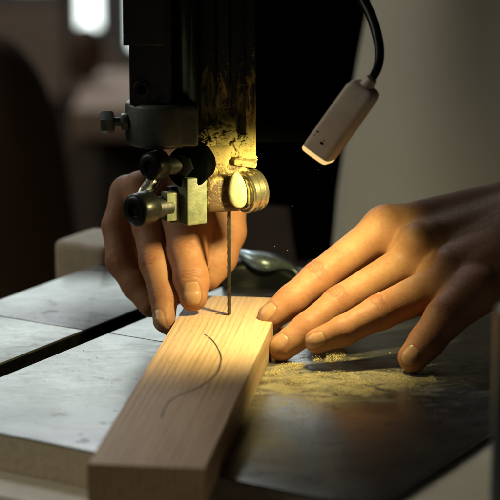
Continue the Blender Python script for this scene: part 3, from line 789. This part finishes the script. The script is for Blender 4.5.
# ------------------------------------------------------------------ sawdust
def tet(c, r):
    q = rng.normal(size=(4, 3)); q = q/np.linalg.norm(q, axis=1)[:, None]*r*np.array([1, 1, .55])*rng.uniform(.6, 1.4, (4, 1))
    return c+q
cl = []   # (u, v, su, sv, angle, n, height)
for (u0, v0, u1, v1_, wd, n, hh) in [(262, 378, 345, 352, 5, 15000, .26), (275, 388, 360, 365, 7, 6000, .10), (330, 392, 436, 378, 6, 9000, .10), (300, 384, 435, 372, 10, 4000, .04),
                                (290, 400, 420, 395, 20, 2600, .02), (260, 415, 470, 410, 35, 1500, .01), (235, 365, 262, 395, 6, 250, .02), (240, 470, 470, 380, 45, 700, .01),
                                (20, 345, 120, 380, 30, 260, .01), (20, 420, 130, 400, 22, 160, .01)]:
    t = rng.uniform(0, 1, n); g = rng.normal(size=n)
    for k in range(n):
        u = u0+(u1-u0)*t[k]+rng.normal()*3; v = v0+(v1_-v0)*t[k]+g[k]*wd*.6+1.5*math.sin(t[k]*17)
        clump = NZ.noise(Vector((u*.07, v*.16, 1.3)))+.6*NZ.noise(Vector((u*.2, v*.45, 5)))
        if clump < rng.uniform(-.35, .25) and n > 300: continue
        p = ptz(u, v, 0.0)
        if p.dot(WX) < 2.76 and p.dot(WX) > -3.0: continue
        if p.dot(BV) < -7.9 and p.dot(BV) > -9.5: continue
        if p.dot(BV) > 19.8 or p.dot(AV) < -19.6: continue
        cl.append((p.x, p.y, .015+abs(rng.normal())*hh*.45*max(0, 1-abs(g[k])*.5), rng.uniform(.013, .036)*(1.5 if rng.uniform() < .06 else 1)))
for k in range(420):       # on the board by the blade
    p = Vector((rng.normal()*.9, -.2+rng.normal()*1.3, 0))
    if abs(p.dot(WX)) < 2.7: cl.append((p.x, p.y, 1.915, rng.uniform(.012, .03)))
V = []; Fq = []
for i, (x, y, z, r) in enumerate(cl):
    V.extend(tet(np.array([x, y, z]), r).tolist()); b = 4*i; Fq += [(b, b+1, b+2), (b, b+2, b+3), (b, b+3, b+1), (b+1, b+3, b+2)]
me = bpy.data.meshes.new('sawdust'); me.from_pydata(V, [], Fq)
m, nt, p = mat('sawdust'); q = NT(nt); n = q.noise(q.obj(), 900, 3)
q.l(q.mix(n, (.70, .62, .38), (.50, .41, .22)), p.inputs['Base Color']); p.inputs['Roughness'].default_value = .95; p.inputs['Specular IOR Level'].default_value = .05
sd = link('sawdust', me, m, None, (5, -6, 0), smooth=False); tag(sd, 'pale sawdust scattered in loose drifts on the metal table beside the board', 'sawdust', kind='stuff')
# chips in the air and two on the rail
air = [(287, 251, 0, .06), (292, 206, 3, .05), (306, 148, 2, .04), (362, 148, 5, .05), (275, 246, 1, .04), (60, 80, 5, .07), (98, 205, 3, .05), (318, 170, 2, .03), (264, 190, 1, .04), (275, 172, 1, .03)]
V = []; Fq = []
for i, (u, v, t, r) in enumerate(air):
    c_ = vt(ptd(u, v, t)); V.extend(tet(c_, r).tolist()); b = 4*i; Fq += [(b, b+1, b+2), (b, b+2, b+3), (b, b+3, b+1), (b+1, b+3, b+2)]
me = bpy.data.meshes.new('flying_sawdust'); me.from_pydata(V, [], Fq)
o = link('flying_sawdust', me, m, None, tuple(ptd(287, 240, 0)), smooth=False); tag(o, 'few tiny specks of sawdust flying in the air round the blade', 'sawdust', kind='stuff')
for (u, v, r, c_, nm, lb) in ((26, 462, .22, (.30, .11, .05), 'wood_chip', 'small reddish wood chip lying on the beige rail'), (42, 463, .27, (.02, .015, .012), 'wood_chip', 'small black wood chip lying on the beige rail')):
    t = bmesh.new(); bmesh.ops.create_icosphere(t, subdivisions=3, radius=1); c = ptz(u, v+3, -1.85)
    for vv in t.verts: vv.co = c + Vector((vv.co.x*r*1.5, vv.co.y*r, vv.co.z*r*.8))*(1+.4*NZ.noise(vv.co*1.6+Vector((u, 0, 0))))
    tag(bobj(nm, t, worn('chip_'+nm, c_, tuple(x*.6 for x in c_), .8), None, tuple(c)), lb, 'wood chip')

# ------------------------------------------------------------------ surroundings
bm = bmesh.new(); box(bm, ab(15.5, -19.9, -.4), (4.4, 5, 3.2), (BV, AV, Vector((0, 0, 1))), .6, 4)
tag(bobj('wooden_block', bm, worn('pale_scrap_wood', (.55, .46, .34), (.44, .36, .26), .7), None, tuple(ab(15.5, -19.9, -1.5))), 'pale rounded wooden block behind the left edge of the saw table', 'wooden block')
bm = bmesh.new(); slab(bm, rounded([(-46, 16), (-19.2, 16), (-11, 36), (-46, 36)], [0, 1, 1, 0]), -4.6, -1.75, .2)
bm.free()
bt = bmesh.new(); slab(bt, [ab(-60, 19.7), ab(-60, 38), ab(60, 38), ab(60, 19.7)], -2.8, -.35, .04)
slab(bt, [ab(-60, 21.4), ab(-60, 37.8), ab(60, 37.8), ab(60, 21.4)], -100, -2.85, 0)
tag(bobj('workbench', bt, M['bench'], None, (30, -30, -100)), 'beige workbench beside the right edge of the saw table', 'workbench')
# saw stand below the table
bm = bmesh.new(); slab(bm, [ab(-14, -12), ab(-14, 14), ab(12, 14), ab(12, -12)], -100, -3.7, 0); bobj('stand', bm, worn('dark_stand', (.03, .028, .025), (.02, .018, .016), .6), saw, smooth=False)
# room
bm = bmesh.new(); box(bm, (0, 250, -105), (1600, 1400, 10), None, 0)
fl = bobj('floor', bm, worn('brown_floor', (.045, .03, .022), (.03, .02, .015), .95, 0, 6, .1, spec=0.0), None, (0, 0, -100), smooth=False); tag(fl, kind='structure')
m, nt, p = mat('brown_wall'); q = NT(nt); n = q.noise(q.obj(), 1.1, 3)
q.l(q.mix(n, (.84, .62, .47), (.66, .47, .35)), p.inputs['Base Color']); p.inputs['Roughness'].default_value = .8
WY = 700
def wall(x0, x1, z0, z1, nm='back_wall'):
    box(bmw, ((x0+x1)/2, WY+10, (z0+z1)/2), (x1-x0, 20, z1-z0), None, 0)
bmw = bmesh.new()
def ux(u, v=0): return pty(u, v, WY).x
def vz(v): return pty(100, v, WY).z
# openings: garden doors low at u 82..112 and 115..130, a broad high window above the picture
zt = 330; op = [(ux(64), ux(113), vz(42)), (ux(116), ux(158), vz(62)), (ux(-60), ux(70), vz(4))]
wz = 30
wall(-700, op[2][0], -100, wz); wall(op[2][0], op[2][1], -100, op[2][2]); wall(op[2][1], op[0][0], -100, wz); wall(op[0][0], op[0][1], -100, op[0][2]); wall(op[0][1], op[1][0], -100, wz); wall(op[1][0], op[1][1], -100, op[1][2]); wall(op[1][1], 700, -100, wz)
wall(-700, -260, wz, zt); wall(60, 700, wz, zt); wall(-700, 700, zt, 420)
wl = bobj('back_wall', bmw, m, None, (0, WY, -100), smooth=False); tag(wl, kind='structure')
def window(x0, x1, z0, z1, st, label, nx_=2):
    w = empty('window', ((x0+x1)/2, WY+4, z0), label, 'window', 'windows in the back wall'); bm = bmesh.new(); th = 5
    for k in range(nx_+1):
        x = x0+(x1-x0)*k/nx_; box(bm, (min(max(x, x0+th/2), x1-th/2), WY+4, (z0+z1)/2), (th, 8, z1-z0), None, .3)
    for z in (z0+th/2, z1-th/2): box(bm, ((x0+x1)/2, WY+4.5, z), (x1-x0-.4, 7, th), None, .3)
    bobj('frame', bm, worn('window_frame', (.5, .5, .48), (.4, .4, .38), .5), w)
    bm = bmesh.new(); box(bm, ((x0+x1)/2, WY+9, (z0+z1)/2), (x1-x0-2, .6, z1-z0-2), None, 0)
    bobj('pane', bm, emit('daylit_pane', (.84, .93, .90), st), w, smooth=False)
WIN = 2.4
window(op[2][0]+.3, op[2][1]-.3, op[2][2]+.3, wz-.5, 1.3, 'pale window strip behind at the top left corner of the photo', 2)
window(op[0][0]+.3, op[0][1]-.3, op[0][2]+.3, wz-.5, 3.0, 'narrow bright window pane behind, left of the saw, touching the frame top', 1)
window(op[1][0]+.3, op[1][1]-.3, op[1][2]+.3, wz-.5, 3, 'pale window sliver behind, right beside the black guide post', 1)
window(-258, 58, wz+.5, zt-.5, WIN, 'broad many-paned daylit window high in the back wall, above the photo', 5)
# bench along the back wall with a pale top edge; dark clutter
bt = bmesh.new(); Yb = 300
xa, xb = pty(72, 120, Yb).x, pty(215, 120, Yb).x
za, zb_, zc = pty(100, 108, Yb).z, pty(100, 140, Yb).z, pty(100, 152, Yb).z
box(bt, ((xa+xb)/2, Yb+25, (za+zb_)/2), (xb-xa, 50, za-zb_), None, 1)
tb = empty('back_bench', ((xa+xb)/2, Yb+25, -100), 'pale-topped bench along the back wall, blurred, left of the guide post', 'bench')
bobj('bench_top', bt, worn('pale_bench', (.50, .34, .25), (.38, .26, .19), .8, 0, 3), tb)
bt = bmesh.new(); box(bt, ((xa+xb)/2, Yb+28, (zb_+zc)/2-.5), (xb-xa-3, 44, zb_-zc), None, 0); box(bt, ((xa+xb)/2, Yb+32, (zc-100)/2-.7), (xb-xa-8, 36, zc+100), None, 0)
bobj('bench_frame', bt, worn('dark_bench', (.035, .028, .022), (.05, .038, .03), .7, 0, 3), tb, smooth=False)
bt = bmesh.new(); cpt = pty(88, 66, Yb+40); 
t = bmesh.new(); bmesh.ops.create_icosphere(t, subdivisions=4, radius=1)
for v in t.verts: v.co = Vector((cpt.x+v.co.x*4, Yb+35+v.co.y*4, za+6+v.co.z*6))
tag(bobj('dark_pot', t, M['bag'], None, (cpt.x, Yb+35, za)), 'dark rounded pot standing on the pale bench below the bright windows', 'pot')
# dark brown bag of the dust extractor at the left
t = bmesh.new(); bmesh.ops.create_uvsphere(t, u_segments=64, v_segments=48, radius=1)
cb = pty(5, 150, 120); 
for v in t.verts:
    z = v.co.z; k = 1+.05*NZ.noise(v.co*2)
    r_ = 11.5*(max(0, 1-abs(z)**3.2))**(.36)*(1+.28*(-z+1)*.5) if abs(z) < 1 else 0
    hyp = math.hypot(v.co.x, v.co.y) or 1
    v.co = Vector((cb.x-3.5+v.co.x/hyp*r_*k, 120+v.co.y/hyp*r_*.8*k, -47+z*50))
tag(bobj('dust_bag', t, M['bag'], None, (cb.x-3.5, 120, -97), angle=180), 'large dark brown rounded cloth bag out of focus at the left edge', 'dust bag')
# other walls and ceiling so that reflections see a room
bm = bmesh.new(); box(bm, (-705, 250, 160), (10, 900, 520), None, 0); box(bm, (705, 250, 160), (10, 900, 520), None, 0); box(bm, (0, -205, 160), (1400, 10, 520), None, 0)
tag(bobj('side_wall', bm, worn('grey_wall', (.02, .018, .016), (.012, .011, .01), .8, 0, 2), None, (0, 0, -100), smooth=False), kind='structure')
bm = bmesh.new(); box(bm, (0, 255, 426), (1420, 930, 10), None, 0)
tag(bobj('ceiling', bm, worn('dark_ceiling', (.06, .05, .045), (.04, .035, .03), .8, 0, 2), None, (0, 0, 420), smooth=False), kind='structure')

# ------------------------------------------------------------------ light
w = bpy.data.worlds.new('World'); scene.world = w; w.use_nodes = True
w.node_tree.nodes['Background'].inputs[0].default_value = (.55, .7, 1, 1); w.node_tree.nodes['Background'].inputs[1].default_value = .008
def area(name, loc, tgt, sx_, sy_, e, col):
    l = bpy.data.lights.new(name, 'AREA'); l.shape = 'RECTANGLE'; l.size = sx_*S; l.size_y = sy_*S; l.energy = e; l.color = col
    o = bpy.data.objects.new(name, l); COL.objects.link(o); o.location = Vector(loc)*S
    o.rotation_euler = (Vector(tgt)-Vector(loc)).to_track_quat('-Z', 'Y').to_euler(); return o
# added fill lights
area('added_overhead_fill', (-150, 380, 412), (0, 0, 0), 150, 150, 120, (.92, .96, 1.0))  # unseen fill high at the back left, brightens board, rail and bench
area('added_left_fill', (-320, 25, 190), (10, 20, 0), 160, 140, 32, (.98, .95, .80))  # unseen fill from the left, added to brighten apron and bench

# ------------------------------------------------------------------ camera and view
cd = bpy.data.cameras.new('camera'); cam = bpy.data.objects.new('camera', cd); COL.objects.link(cam); scene.camera = cam
cam.location = CAM*S; cam.rotation_euler = (math.pi/2-TH, 0, 0)
cd.sensor_width = 36; cd.lens = F/500*36; cd.clip_start = .05; cd.clip_end = 100
cd.dof.use_dof = True; cd.dof.focus_distance = 1.24; cd.dof.aperture_fstop = cd.lens/17.0
scene.view_settings.view_transform = 'Standard'; scene.view_settings.look = 'None'; scene.view_settings.exposure = .1; scene.view_settings.gamma = 1
scene.cycles.max_bounces = 6; scene.cycles.sample_clamp_indirect = 4; scene.cycles.use_denoising = True
